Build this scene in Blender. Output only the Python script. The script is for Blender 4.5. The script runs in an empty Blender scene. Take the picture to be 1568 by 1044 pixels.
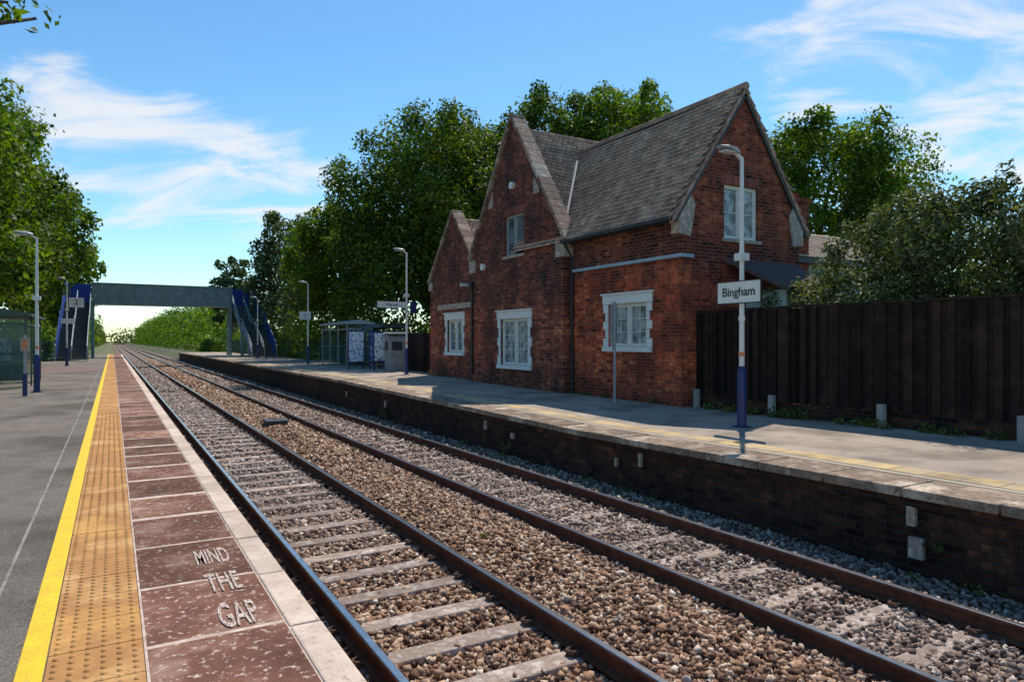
import bpy, bmesh, math, random
import numpy as np
from mathutils import Vector, Matrix
random.seed(7); rng=np.random.default_rng(7)
scn=bpy.context.scene
COL=scn.collection

# ------------------------------------------------------------------ helpers
def link(o,parent=None):
    COL.objects.link(o)
    if parent is not None: o.parent=parent
    return o
def empty(name):
    o=bpy.data.objects.new(name,None); o.empty_display_size=.2
    return link(o)
class MB:
    def __init__(s): s.v=[];s.f=[];s.m=[]
    def add(s,vs,fs,mi=0):
        b=len(s.v); s.v+=[tuple(p) for p in vs]
        for f in fs: s.f.append([i+b for i in f]); s.m.append(mi)
    def box(s,x0,x1,y0,y1,z0,z1,mi=0):
        x0,x1=min(x0,x1),max(x0,x1);y0,y1=min(y0,y1),max(y0,y1);z0,z1=min(z0,z1),max(z0,z1)
        s.add([(x0,y0,z0),(x1,y0,z0),(x1,y1,z0),(x0,y1,z0),(x0,y0,z1),(x1,y0,z1),(x1,y1,z1),(x0,y1,z1)],
              [(0,3,2,1),(4,5,6,7),(0,1,5,4),(1,2,6,5),(2,3,7,6),(3,0,4,7)],mi)
    def prism(s,poly,axis,a,b,mi=0):
        n=len(poly)
        def P(p,t):
            if axis=='y': return (p[0],t,p[1])
            if axis=='x': return (t,p[0],p[1])
            return (p[0],p[1],t)
        vs=[P(p,a) for p in poly]+[P(p,b) for p in poly]
        fs=[list(range(n)),list(range(2*n-1,n-1,-1))]
        fs+=[(i,(i+1)%n,n+(i+1)%n,n+i) for i in range(n)]
        s.add(vs,fs,mi)
    def cyl(s,p0,p1,r0,r1=None,n=12,mi=0):
        if r1 is None:r1=r0
        p0=Vector(p0);p1=Vector(p1);d=(p1-p0).normalized()
        u=d.orthogonal().normalized();w=d.cross(u)
        vs=[]
        for p,r in((p0,r0),(p1,r1)):
            for i in range(n):
                a=2*math.pi*i/n; vs.append(p+(u*math.cos(a)+w*math.sin(a))*r)
        fs=[(i,(i+1)%n,n+(i+1)%n,n+i) for i in range(n)]+[list(range(n-1,-1,-1)),list(range(n,2*n))]
        s.add(vs,fs,mi)
    def beam(s,p0,p1,w,h,mi=0):
        p0=Vector(p0);p1=Vector(p1);d=(p1-p0).normalized()
        sd=d.cross(Vector((0,0,1)))
        sd=sd.normalized() if sd.length>1e-4 else Vector((1,0,0))
        up=sd.cross(d)
        vs=[p+sd*a*w/2+up*b*h/2 for p in(p0,p1) for a,b in((-1,-1),(1,-1),(1,1),(-1,1))]
        s.add(vs,[(0,1,2,3),(7,6,5,4),(0,4,5,1),(1,5,6,2),(2,6,7,3),(3,7,4,0)],mi)
    def obj(s,name,mats,parent=None,smooth=False,bevel=0):
        me=bpy.data.meshes.new(name); me.from_pydata(s.v,[],s.f)
        if not isinstance(mats,(list,tuple)): mats=[mats]
        for m in mats: me.materials.append(m)
        me.polygons.foreach_set('material_index',s.m)
        bm=bmesh.new();bm.from_mesh(me);bmesh.ops.recalc_face_normals(bm,faces=bm.faces);bm.to_mesh(me);bm.free()
        if smooth: me.polygons.foreach_set('use_smooth',[True]*len(me.polygons))
        me.update()
        o=bpy.data.objects.new(name,me); link(o,parent)
        if bevel:
            b=o.modifiers.new('b','BEVEL'); b.width=bevel;b.segments=2;b.limit_method='ANGLE'
        return o
def bulk(name,V,F,mats,parent=None,mi=None):
    V=np.asarray(V,dtype=np.float32).reshape(-1,3);F=np.asarray(F,dtype=np.int32);k=F.shape[1];n=F.shape[0]
    me=bpy.data.meshes.new(name)
    me.vertices.add(len(V));me.vertices.foreach_set('co',V.ravel())
    me.loops.add(n*k);me.loops.foreach_set('vertex_index',F.ravel())
    me.polygons.add(n);me.polygons.foreach_set('loop_start',np.arange(n,dtype=np.int32)*k)
    if not isinstance(mats,(list,tuple)): mats=[mats]
    for m in mats: me.materials.append(m)
    if mi is not None: me.polygons.foreach_set('material_index',np.asarray(mi,dtype=np.int32))
    me.update(calc_edges=True)
    return link(bpy.data.objects.new(name,me),parent)
CS=np.array([(-1,-1,-1),(1,-1,-1),(1,1,-1),(-1,1,-1),(-1,-1,1),(1,-1,1),(1,1,1),(-1,1,1)],float)
CF=np.array([(0,3,2,1),(4,5,6,7),(0,1,5,4),(1,2,6,5),(2,3,7,6),(3,0,4,7)])
def boxes_np(C,U,V,W,jit=0):
    n=len(C)
    c=np.broadcast_to(CS,(n,8,3)).copy()
    if jit: c+=rng.normal(0,jit,c.shape)
    P=C[:,None,:]+c[:,:,0:1]*U[:,None,:]+c[:,:,1:2]*V[:,None,:]+c[:,:,2:3]*W[:,None,:]
    F=(CF[None]+8*np.arange(n)[:,None,None]).reshape(-1,4)
    return P.reshape(-1,3),F
def text(name,body,size,mtx,mat,parent,ext=.002,bold=0,sx=1,sy=1):
    cu=bpy.data.curves.new(name,'FONT');cu.body=body;cu.size=size;cu.extrude=ext;cu.align_x='CENTER';cu.align_y='CENTER';cu.offset=bold
    cu.materials.append(mat)
    o=bpy.data.objects.new(name,cu);link(o,parent)
    o.matrix_world=mtx@Matrix.Diagonal((sx,sy,1,1))
    return o
def frame(loc,xa,ya):
    xa=Vector(xa).normalized();ya=Vector(ya).normalized();za=xa.cross(ya)
    m=Matrix((xa,ya,za)).transposed().to_4x4();m.translation=Vector(loc);return m

# ------------------------------------------------------------------ materials
def nt(name):
    m=bpy.data.materials.new(name);m.use_nodes=True
    n=m.node_tree;b=n.nodes['Principled BSDF']
    return m,n,b
def ramp(n,stops,interp='LINEAR'):
    r=n.nodes.new('ShaderNodeValToRGB');e=r.color_ramp.elements
    r.color_ramp.interpolation=interp
    while len(e)<len(stops): e.new(.5)
    for i,(p,c) in enumerate(stops):
        e[i].position=p;e[i].color=(*c,1) if len(c)==3 else c
    return r
def noise(n,scale,detail=4,rough=.65,vec=None):
    t=n.nodes.new('ShaderNodeTexNoise');t.inputs['Scale'].default_value=scale;t.inputs['Detail'].default_value=detail;t.inputs['Roughness'].default_value=rough
    if vec is None:
        tc=n.nodes.new('ShaderNodeTexCoord');vec=tc.outputs['Object']
    n.links.new(vec,t.inputs['Vector']);return t
def mixc(n,fac,a,b,mode='MIX'):
    x=n.nodes.new('ShaderNodeMix');x.data_type='RGBA';x.blend_type=mode
    for s,v in((0,fac),(6,a),(7,b)):
        if hasattr(v,'is_output') or hasattr(v,'links'): n.links.new(v,x.inputs[s])
        elif s==0: x.inputs[0].default_value=v
        else: x.inputs[s].default_value=(*v,1)
    return x.outputs[2]
def M(name,c1,c2=None,scale=3,rough=.85,bump=0,bscale=60,metal=0,c3=None,fscale=None,fc=None,island=0,spec=None,lo=.35,hi=.65,flo=.42,fhi=.6,stain=None):
    m,n,b=nt(name)
    if c2 is None: c2=tuple(x*.8 for x in c1)
    t=noise(n,scale)
    st=[(lo,c1),(hi,c2)] if c3 is None else [(lo,c1),((lo+hi)/2,c2),(hi,c3)]
    r=ramp(n,st);n.links.new(t.outputs['Fac'],r.inputs[0]);col=r.outputs[0]
    if fscale:
        t2=noise(n,fscale,2,.7);r2=ramp(n,[(flo,(0,0,0)),(fhi,(1,1,1))]);n.links.new(t2.outputs['Fac'],r2.inputs[0])
        col=mixc(n,r2.outputs[0],col,fc)
    if stain:
        t4=noise(n,stain,3,.6);r4=ramp(n,[(.36,(.62,.62,.62)),(.5,(1,1,1)),(.66,(1.15,1.13,1.1))]);n.links.new(t4.outputs['Fac'],r4.inputs[0])
        col=mixc(n,1.0,col,r4.outputs[0],'MULTIPLY')
    if island:
        g=n.nodes.new('ShaderNodeNewGeometry');rr=ramp(n,[(0,(1-island,)*3),(1,(1+island,)*3)]);n.links.new(g.outputs['Random Per Island'],rr.inputs[0])
        col=mixc(n,1.0,col,rr.outputs[0],'MULTIPLY')
    n.links.new(col,b.inputs['Base Color']);b.inputs['Roughness'].default_value=rough;b.inputs['Metallic'].default_value=metal
    if spec is not None:b.inputs['Specular IOR Level'].default_value=spec
    if bump:
        tb=noise(n,bscale,3,.7);bu=n.nodes.new('ShaderNodeBump');bu.inputs['Strength'].default_value=bump;bu.inputs['Distance'].default_value=.02
        n.links.new(tb.outputs['Fac'],bu.inputs['Height']);n.links.new(bu.outputs[0],b.inputs['Normal'])
    return m
def brick_mat(name,lowc,midc,highc,zsplit=None,mortar=(.16,.12,.09),patch=(.5,.45,.5)):
    m,n,b=nt(name)
    tc=n.nodes.new('ShaderNodeTexCoord');sp=n.nodes.new('ShaderNodeSeparateXYZ');n.links.new(tc.outputs['Object'],sp.inputs[0])
    ad=n.nodes.new('ShaderNodeMath');ad.operation='ADD';n.links.new(sp.outputs[0],ad.inputs[0]);n.links.new(sp.outputs[1],ad.inputs[1])
    cb=n.nodes.new('ShaderNodeCombineXYZ');n.links.new(ad.outputs[0],cb.inputs[0]);n.links.new(sp.outputs[2],cb.inputs[1])
    br=n.nodes.new('ShaderNodeTexBrick');n.links.new(cb.outputs[0],br.inputs['Vector'])
    br.inputs['Scale'].default_value=1;br.inputs['Brick Width'].default_value=.235;br.inputs['Row Height'].default_value=.085;br.inputs['Mortar Size'].default_value=.009;br.inputs['Mortar Smooth'].default_value=.2
    br.inputs['Color1'].default_value=(0,0,0,1);br.inputs['Color2'].default_value=(1,1,1,1);br.inputs['Mortar'].default_value=(.5,.5,.5,1)
    rp=ramp(n,[(0,midc),(.3,lowc),(.55,lowc),(.72,highc),(.86,lowc),(1,tuple(x*.25 for x in lowc))]);n.links.new(br.outputs['Color'],rp.inputs[0])
    t=noise(n,.9,5,.65);r2=ramp(n,[(.38,patch),(.58,(1.25,1.2,1.1))]);n.links.new(t.outputs['Fac'],r2.inputs[0])
    col=mixc(n,1.0,rp.outputs[0],r2.outputs[0],'MULTIPLY')
    t3=noise(n,9,3,.75);r3=ramp(n,[(.35,(.5,.48,.5)),(.65,(1.35,1.3,1.2))]);n.links.new(t3.outputs['Fac'],r3.inputs[0])
    col=mixc(n,1.0,col,r3.outputs[0],'MULTIPLY')
    # vertical soot streaks
    cs=n.nodes.new('ShaderNodeCombineXYZ');m1=n.nodes.new('ShaderNodeMath');m1.operation='MULTIPLY';n.links.new(ad.outputs[0],m1.inputs[0]);m1.inputs[1].default_value=3.2
    m2=n.nodes.new('ShaderNodeMath');m2.operation='MULTIPLY';n.links.new(sp.outputs[2],m2.inputs[0]);m2.inputs[1].default_value=.35
    n.links.new(m1.outputs[0],cs.inputs[0]);n.links.new(m2.outputs[0],cs.inputs[1])
    t5=noise(n,1.0,3,.6,cs.outputs[0]);r5=ramp(n,[(.36,(.55,.54,.58)),(.52,(1,1,1))]);n.links.new(t5.outputs['Fac'],r5.inputs[0])
    col=mixc(n,1.0,col,r5.outputs[0],'MULTIPLY')
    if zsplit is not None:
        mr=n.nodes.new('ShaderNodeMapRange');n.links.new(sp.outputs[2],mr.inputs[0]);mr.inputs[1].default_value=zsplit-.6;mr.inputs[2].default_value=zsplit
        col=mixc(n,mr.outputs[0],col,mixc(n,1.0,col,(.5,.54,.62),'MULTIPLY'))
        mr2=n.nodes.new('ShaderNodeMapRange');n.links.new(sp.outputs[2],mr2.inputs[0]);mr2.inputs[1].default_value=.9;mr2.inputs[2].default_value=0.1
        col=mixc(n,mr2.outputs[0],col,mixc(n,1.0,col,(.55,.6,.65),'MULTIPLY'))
    col=mixc(n,br.outputs['Fac'],col,mortar)
    n.links.new(col,b.inputs['Base Color']);b.inputs['Roughness'].default_value=.9;b.inputs['Specular IOR Level'].default_value=.25
    inv=n.nodes.new('ShaderNodeMath');inv.operation='SUBTRACT';inv.inputs[0].default_value=1;n.links.new(br.outputs['Fac'],inv.inputs[1])
    ad2=n.nodes.new('ShaderNodeMath');ad2.operation='ADD';n.links.new(inv.outputs[0],ad2.inputs[0]);n.links.new(t3.outputs['Fac'],ad2.inputs[1])
    bu=n.nodes.new('ShaderNodeBump');bu.inputs['Strength'].default_value=.8;bu.inputs['Distance'].default_value=.012
    n.links.new(ad2.outputs[0],bu.inputs['Height']);n.links.new(bu.outputs[0],b.inputs['Normal'])
    return m
def leaf_mat(name,dark,mid,light,trans=.35):
    m,n,b=nt(name)
    g=n.nodes.new('ShaderNodeNewGeometry')
    t=noise(n,.6,2,.6)
    a=n.nodes.new('ShaderNodeMath');a.operation='MULTIPLY_ADD';n.links.new(g.outputs['Random Per Island'],a.inputs[0]);a.inputs[1].default_value=.45;n.links.new(t.outputs['Fac'],a.inputs[2])
    r=ramp(n,[(.4,dark),(.68,mid),(.98,light)]);n.links.new(a.outputs[0],r.inputs[0])
    n.links.new(r.outputs[0],b.inputs['Base Color']);b.inputs['Roughness'].default_value=.55;b.inputs['Specular IOR Level'].default_value=.18
    tr=n.nodes.new('ShaderNodeBsdfTranslucent');n.links.new(mixc(n,1.0,r.outputs[0],(1.7,1.8,.4),'MULTIPLY'),tr.inputs[0])
    mx=n.nodes.new('ShaderNodeMixShader');mx.inputs[0].default_value=trans
    n.links.new(b.outputs[0],mx.inputs[1]);n.links.new(tr.outputs[0],mx.inputs[2]);n.links.new(mx.outputs[0],n.nodes['Material Output'].inputs[0])
    return m
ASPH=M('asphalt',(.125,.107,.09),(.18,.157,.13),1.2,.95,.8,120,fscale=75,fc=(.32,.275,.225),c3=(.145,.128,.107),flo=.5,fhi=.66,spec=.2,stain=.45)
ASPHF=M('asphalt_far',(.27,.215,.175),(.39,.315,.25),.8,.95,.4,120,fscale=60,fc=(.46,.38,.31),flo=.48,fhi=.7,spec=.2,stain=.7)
SLAB=M('red_slab',(.095,.042,.028),(.185,.08,.052),2.2,.9,.6,110,c3=(.38,.245,.18),island=.42,fscale=22,fc=(.54,.42,.34),lo=.3,hi=.72,flo=.57,fhi=.7,spec=.2)
JOINT=M('pale_joint',(.66,.52,.43),(.4,.27,.21),9,.95,.3,90)
COPE=M('edge_coping',(.72,.56,.45),(.5,.37,.29),2.5,.9,.5,90,island=.15,fscale=30,fc=(.36,.27,.22),flo=.56,fhi=.75)
TACT=M('tactile',(.6,.32,.1),(.4,.19,.07),1.3,.9,.25,120,c3=(.64,.38,.15),fscale=40,fc=(.4,.21,.085),flo=.5,fhi=.7,spec=.2)
YEL=M('yellow_paint',(.87,.56,.012),(.72,.46,.02),6,.8,.4,90,fscale=40,fc=(.5,.37,.08),flo=.56,fhi=.72)
WHT=M('white_paint',(.8,.79,.75),(.68,.67,.63),8,.7,.15,60)
def worn_mat():
    m,n,b=nt('worn_lettering')
    b.inputs['Roughness'].default_value=.9
    t=noise(n,26,4,.7);r=ramp(n,[(.4,(.22,.12,.085)),(.58,(.6,.5,.43))]);n.links.new(t.outputs['Fac'],r.inputs[0]);n.links.new(r.outputs[0],b.inputs['Base Color']);return m
WORN=worn_mat()
FCOPE=M('far_coping',(.38,.28,.2),(.19,.135,.1),1.6,.95,.7,50,c3=(.54,.43,.33),island=.2,fscale=14,fc=(.14,.1,.075),flo=.53,fhi=.68,spec=.2)
FTACT=M('far_tactile',(.58,.4,.16),(.45,.33,.19),2,.95,.3,90,c3=(.38,.3,.22),stain=1.1)
CONC=M('concrete',(.4,.37,.34),(.28,.25,.23),3,.95,.5,80)
SLEEP=M('sleeper_concrete',(.42,.33,.27),(.24,.17,.135),5,.95,.8,60,island=.3,c3=(.5,.42,.36))
def stone_mat():
    m,n,b=nt('ballast')
    g=n.nodes.new('ShaderNodeNewGeometry')
    r=ramp(n,[(0,(.06,.032,.024)),(.22,(.16,.08,.05)),(.5,(.31,.17,.1)),(.75,(.43,.27,.17)),(.93,(.54,.4,.29)),(1,(.66,.56,.47))]);n.links.new(g.outputs['Random Per Island'],r.inputs[0])
    rg=ramp(n,[(0,(.06,.052,.05)),(.4,(.17,.142,.128)),(.8,(.31,.265,.24)),(1,(.56,.5,.46))]);n.links.new(g.outputs['Random Per Island'],rg.inputs[0])
    tc=n.nodes.new('ShaderNodeTexCoord');sp=n.nodes.new('ShaderNodeSeparateXYZ');n.links.new(tc.outputs['Object'],sp.inputs[0])
    def mr(o,a,c):
        q=n.nodes.new('ShaderNodeMapRange');n.links.new(o,q.inputs[0]);q.inputs[1].default_value=a;q.inputs[2].default_value=c;return q.outputs[0]
    def mt(op,a,c):
        q=n.nodes.new('ShaderNodeMath');q.operation=op
        for i,v in enumerate((a,c)):
            if isinstance(v,(int,float)): q.inputs[i].default_value=v
            else: n.links.new(v,q.inputs[i])
        return q.outputs[0]
    f1=mr(sp.outputs[0],4.4,5.0)
    f2=mt('MULTIPLY',mr(sp.outputs[0],3.5,3.0),mr(sp.outputs[1],6,12))
    f=mt('MAXIMUM',mt('MULTIPLY',f1,.6),mt('MULTIPLY',f2,.85))
    t=noise(n,.8,3,.6);f=mt('MULTIPLY',f,mt('ADD',t.outputs['Fac'],.4))
    q=n.nodes.new('ShaderNodeClamp');n.links.new(f,q.inputs[0])
    col=mixc(n,q.outputs[0],r.outputs[0],rg.outputs[0])
    n.links.new(col,b.inputs['Base Color']);b.inputs['Roughness'].default_value=.85;b.inputs['Specular IOR Level'].default_value=.25
    return m
STONE=stone_mat()
BED=M('ballast_bed',(.1,.06,.04),(.22,.14,.095),25,.95,1.0,45,c3=(.07,.045,.03))
GRASS=M('grass_ground',(.07,.09,.025),(.12,.12,.04),.5,.95,.5,20,c3=(.09,.075,.04))
RAILT=M('rail_top',(.6,.57,.56),(.45,.41,.39),12,.22,metal=.95)
RAILS=M('rail_side',(.15,.062,.034),(.075,.034,.024),9,.85,.2,80,spec=.15)
STEEL=M('clip_steel',(.14,.07,.045),(.08,.045,.03),20,.8)
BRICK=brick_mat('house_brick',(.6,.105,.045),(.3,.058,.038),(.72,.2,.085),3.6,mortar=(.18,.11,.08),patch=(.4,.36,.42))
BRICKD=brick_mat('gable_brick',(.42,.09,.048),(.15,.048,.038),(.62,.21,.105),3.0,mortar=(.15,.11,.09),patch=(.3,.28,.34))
WALLB=brick_mat('platform_brick',(.06,.026,.018),(.03,.017,.014),(.12,.055,.032),None,mortar=(.042,.032,.026))
TILE=M('roof_tile',(.4,.24,.175),(.25,.155,.12),1.3,.9,.3,40,c3=(.5,.34,.25),island=.3,spec=.2)
TAIL=M('tile_tail_lit',(.8,.68,.56),(.6,.48,.38),3,.9,0,40,island=.2)  # light catching the tile course edges, painted in as a pale colour
TILEP=M('pale_tile',(.6,.38,.24),(.45,.28,.18),3,.9,.2,40,island=.2)
RIDGE=M('ridge_tile',(.52,.32,.22),(.28,.17,.125),5,.9,.3,40,island=.25)
STN=M('stone_trim',(.5,.42,.34),(.3,.23,.18),6,.9,.3,50,c3=(.6,.52,.44))
COPST=M('coping_stone',(.38,.25,.18),(.2,.13,.095),5,.9,.4,40,c3=(.48,.36,.28),island=.35)
BLUETR=M('blue_string',(.36,.46,.54),(.28,.36,.43),8,.7)
BLACK=M('black_paint',(.015,.015,.017),(.025,.024,.024),9,.5)
NAVY=M('navy_paint',(.01,.025,.14),(.012,.02,.09),7,.4)
BLUE=M('bridge_blue',(.015,.06,.3),(.015,.045,.2),4,.5)
BGREY=M('bridge_steel',(.24,.33,.31),(.17,.235,.225),1.5,.6,c3=(.27,.34,.31))
GREYP=M('grey_paint',(.36,.37,.37),(.26,.27,.28),8,.5)
LPOLE=M('lamp_pole_paint',(.76,.74,.7),(.64,.62,.59),8,.4)
FENCE=M('fence_boards',(.03,.015,.011),(.016,.009,.0075),2,.8,.3,60,c3=(.042,.022,.016),island=.65,spec=.2)
GREENM=M('green_mesh',(.02,.07,.045),(.03,.09,.05),4,.6)
SHGRN=M('shelter_frame_green',(.05,.095,.08),(.035,.07,.06),4,.5)
BARK=M('bark',(.1,.075,.055),(.06,.045,.035),6,.95,.6,20)
ORANGE=M('orange_band',(.7,.25,.1),(.6,.2,.08),8,.6)
GLASSF=M('window_glass',(.05,.07,.085),(.2,.25,.28),2.2,.08,spec=.8)
CURT=M('window_blind',(.42,.44,.43),(.12,.14,.15),4.5,.25,spec=.6,lo=.42,hi=.58)
POST1=M('poster_blue',(.03,.12,.35),(.5,.55,.6),5,.3,lo=.5,hi=.55)
POST2=M('poster_white',(.7,.72,.74),(.15,.25,.45),7,.3,lo=.52,hi=.56)
DARKIN=M('dark_panel',(.02,.022,.025),(.03,.03,.03),3,.5)
WOODW=M('weathered_grey',(.3,.3,.29),(.2,.2,.2),4,.7)
LENS=M('lamp_lens',(.7,.7,.68),(.6,.6,.58),5,.2)
PALEW=M('pale_render',(.55,.62,.57),(.44,.5,.46),2,.9)
def glass():
    m,n,b=nt('shelter_glass');b.inputs['Base Color'].default_value=(.3,.38,.36,1);b.inputs['Roughness'].default_value=.05
    tr=n.nodes.new('ShaderNodeBsdfTransparent');tr.inputs[0].default_value=(.72,.8,.77,1);mx=n.nodes.new('ShaderNodeMixShader');mx.inputs[0].default_value=.18
    n.links.new(tr.outputs[0],mx.inputs[1]);n.links.new(b.outputs[0],mx.inputs[2]);n.links.new(mx.outputs[0],n.nodes['Material Output'].inputs[0]);return m
GLASS=glass()
LEAF1=leaf_mat('leaf_dark_green',(.014,.036,.005),(.046,.086,.01),(.13,.185,.02),.36)
LEAF2=leaf_mat('leaf_bright_green',(.024,.055,.006),(.07,.125,.012),(.17,.235,.025),.4)
LEAF3=leaf_mat('leaf_olive',(.03,.047,.018),(.085,.11,.045),(.2,.22,.11),.22)
LEAF4=leaf_mat('leaf_grey_green',(.03,.052,.022),(.06,.092,.038),(.12,.155,.065),.3)
DRY=leaf_mat('weed',(.05,.07,.02),(.09,.11,.03),(.18,.17,.06),.3)

# ------------------------------------------------------------------ world, sun, camera
S_AZ=math.radians(48.7);S_EL=math.radians(56)
w=bpy.data.worlds.new('World');scn.world=w;w.use_nodes=True;n=w.node_tree
bg=n.nodes['Background'];bg.inputs[1].default_value=.14
sk=n.nodes.new('ShaderNodeTexSky');sk.sky_type='NISHITA';sk.sun_disc=False;sk.sun_elevation=S_EL;sk.sun_rotation=S_AZ;sk.air_density=1.0;sk.dust_density=.15;sk.ozone_density=2.2
hs=n.nodes.new('ShaderNodeHueSaturation');hs.inputs['Saturation'].default_value=1.2;n.links.new(sk.outputs[0],hs.inputs['Color'])
ti=n.nodes.new('ShaderNodeMix');ti.data_type='RGBA';ti.blend_type='MULTIPLY';ti.inputs[0].default_value=1;n.links.new(hs.outputs[0],ti.inputs[6]);ti.inputs[7].default_value=(1.08,1.24,1.18,1)
tc=n.nodes.new('ShaderNodeTexCoord')
sp=n.nodes.new('ShaderNodeSeparateXYZ');n.links.new(tc.outputs['Generated'],sp.inputs[0])
def mth(op,a,b=None,c=None):
    q=n.nodes.new('ShaderNodeMath');q.operation=op
    for i,v in enumerate((a,b,c)):
        if v is None: continue
        if isinstance(v,(int,float)): q.inputs[i].default_value=v
        else: n.links.new(v,q.inputs[i])
    return q.outputs[0]
zz=mth('ADD',mth('MAXIMUM',sp.outputs[2],0),.22)
pxx=mth('DIVIDE',sp.outputs[0],zz);pyy=mth('DIVIDE',sp.outputs[1],zz)
uu=mth('SUBTRACT',mth('MULTIPLY',pxx,.80),mth('MULTIPLY',pyy,.60))
vv=mth('ADD',mth('MULTIPLY',pxx,.60),mth('MULTIPLY',pyy,.80))
cb=n.nodes.new('ShaderNodeCombineXYZ');n.links.new(mth('MULTIPLY',uu,.8),cb.inputs[0]);n.links.new(mth('MULTIPLY',vv,1.3),cb.inputs[1])
t=n.nodes.new('ShaderNodeTexNoise');t.inputs['Scale'].default_value=3.0;t.inputs['Detail'].default_value=8;t.inputs['Roughness'].default_value=.6;t.inputs['Distortion'].default_value=.6
n.links.new(cb.outputs[0],t.inputs['Vector']);base=t.outputs['Fac']
def blob(d,lo,hi):
    d=Vector(d).normalized()
    dp=n.nodes.new('ShaderNodeVectorMath');dp.operation='DOT_PRODUCT';n.links.new(tc.outputs['Generated'],dp.inputs[0]);dp.inputs[1].default_value=d
    q=n.nodes.new('ShaderNodeMapRange');q.interpolation_type='SMOOTHSTEP';n.links.new(dp.outputs['Value'],q.inputs[0]);q.inputs[1].default_value=lo;q.inputs[2].default_value=hi;return q.outputs[0]
bsum=mth('ADD',blob((-.07,1.14,.27),.991,1.0),blob((.07,1.1,.25),.99,1.0))
bsum=mth('ADD',bsum,mth('MULTIPLY',blob((.22,1.05,.22),.991,1.0),.95))
bsum=mth('ADD',bsum,mth('MULTIPLY',blob((-.08,1.12,.42),.996,1.0),.4))
bsum=mth('ADD',bsum,mth('MULTIPLY',blob((1.1,.5,.40),.96,1.0),.95))
bsum=mth('ADD',bsum,mth('MULTIPLY',blob((.95,.62,.44),.97,1.0),.5))
bsum=mth('MINIMUM',bsum,1.0)
cl=mth('ADD',base,mth('MULTIPLY',bsum,.3))
q=n.nodes.new('ShaderNodeMapRange');q.interpolation_type='SMOOTHSTEP';n.links.new(cl,q.inputs[0]);q.inputs[1].default_value=.67;q.inputs[2].default_value=.92
up=n.nodes.new('ShaderNodeMapRange');n.links.new(sp.outputs[2],up.inputs[0]);up.inputs[1].default_value=.02;up.inputs[2].default_value=.12
cf=mth('MULTIPLY',mth('MULTIPLY',q.outputs[0],up.outputs[0]),.85)
mx=n.nodes.new('ShaderNodeMix');mx.data_type='RGBA';n.links.new(cf,mx.inputs[0]);n.links.new(ti.outputs[2],mx.inputs[6]);mx.inputs[7].default_value=(6.5,6.55,6.6,1)
n.links.new(mx.outputs[2],bg.inputs[0])
sd=Vector((math.sin(S_AZ)*math.cos(S_EL),math.cos(S_AZ)*math.cos(S_EL),math.sin(S_EL)))
L=bpy.data.lights.new('sun','SUN');L.energy=5.0;L.angle=math.radians(.5);L.color=(1,.93,.82)
so=bpy.data.objects.new('sun',L);link(so);so.rotation_euler=sd.to_track_quat('Z','Y').to_euler();so.location=(30,30,50)
cam=bpy.data.cameras.new('camera');cam.lens=24;cam.sensor_width=36;cam.clip_end=4000
co=bpy.data.objects.new('camera',cam);link(co);co.location=(0,0,1.53);co.rotation_euler=(math.radians(90.0),0,-math.radians(30.36));scn.camera=co
scn.view_settings.view_transform='Standard';scn.view_settings.look='None';scn.view_settings.exposure=0

# ------------------------------------------------------------------ ground
def pz(y): return float(np.interp(y,[-20,3,10,15,24,90],[0,0,-.06,.0,.1,.1]))
def sheet(name,prof,ys,mat,parent=None,zf=None):
    V=[];F=[];k=len(prof)
    for y in ys:
        for x,z in prof: V.append((x,y,z+(zf(y) if zf else 0)))
    for j in range(len(ys)-1):
        for i in range(k-1): F.append((j*k+i,j*k+i+1,(j+1)*k+i+1,(j+1)*k+i))
    mb=MB();mb.add(V,F);return mb.obj(name,mat,parent)
sheet('ground',[(-1500,-.12),(-30,-.12),(-6,-.12),(-1.5,-.16),(.3,-1.06),(7.8,-1.06),(9.2,-.3),(13,-.14),(40,-.14),(1500,-.14)],[-300,-10]+list(range(0,200,10))+[300,600,1500,3000],GRASS)
bp=[(.6,-.99),(1.0,-.97),(1.45,-.95),(1.8,-.965),(3.05,-.965),(3.4,-.93),(4.0,-.87),(4.6,-.91),(4.95,-.95),(6.2,-.95),(6.6,-.92),(7.0,-.92),(7.6,-.95)]
bx=[p[0] for p in bp];bzv=[p[1] for p in bp]
sheet('ballast_bed',bp,[-6]+list(range(0,620,20)),BED)
def stones(n,y0,y1,s0,s1):
    x=rng.uniform(1.0,7.25,n);y=rng.uniform(y0,y1,n)
    z=np.interp(x,bx,bzv)
    keep=np.ones(n,bool)
    for r in(1.69,3.19,4.81,6.31): keep&=np.abs(x-r)>.07
    ph=(y-.25)/.68;ph=np.abs(ph-np.round(ph))*.68
    edge=np.minimum(np.abs(x-1.69),np.abs(x-3.19))
    ons=(ph<.12)&(x>1.7)&(x<3.2);pr=np.clip(edge*2.6-.05,.1,.9);keep&=~(ons&(rng.random(n)<pr))
    ons2=(ph<.12)&(x>4.8)&(x<6.3);keep&=~(ons2&(rng.random(n)<.35))
    x=x[keep];y=y[keep];z=z[keep];m=len(x)
    s=rng.uniform(s0,s1,m)
    Q=rng.normal(size=(m,4));Q/=np.linalg.norm(Q,axis=1)[:,None]
    a,b,c,d=Q.T
    R=np.stack([np.stack([1-2*(c*c+d*d),2*(b*c-a*d),2*(b*d+a*c)],1),np.stack([2*(b*c+a*d),1-2*(b*b+d*d),2*(c*d-a*b)],1),np.stack([2*(b*d-a*c),2*(c*d+a*b),1-2*(b*b+c*c)],1)],1)
    ext=s[:,None]*rng.uniform(.45,1.35,(m,3))
    C=np.stack([x,y,z+rng.uniform(-.015,.035,m)+(s-.02)*.3],1)
    return boxes_np(C,R[:,0]*ext[:,0:1],R[:,1]*ext[:,1:2],R[:,2]*ext[:,2:3],.3)
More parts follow.
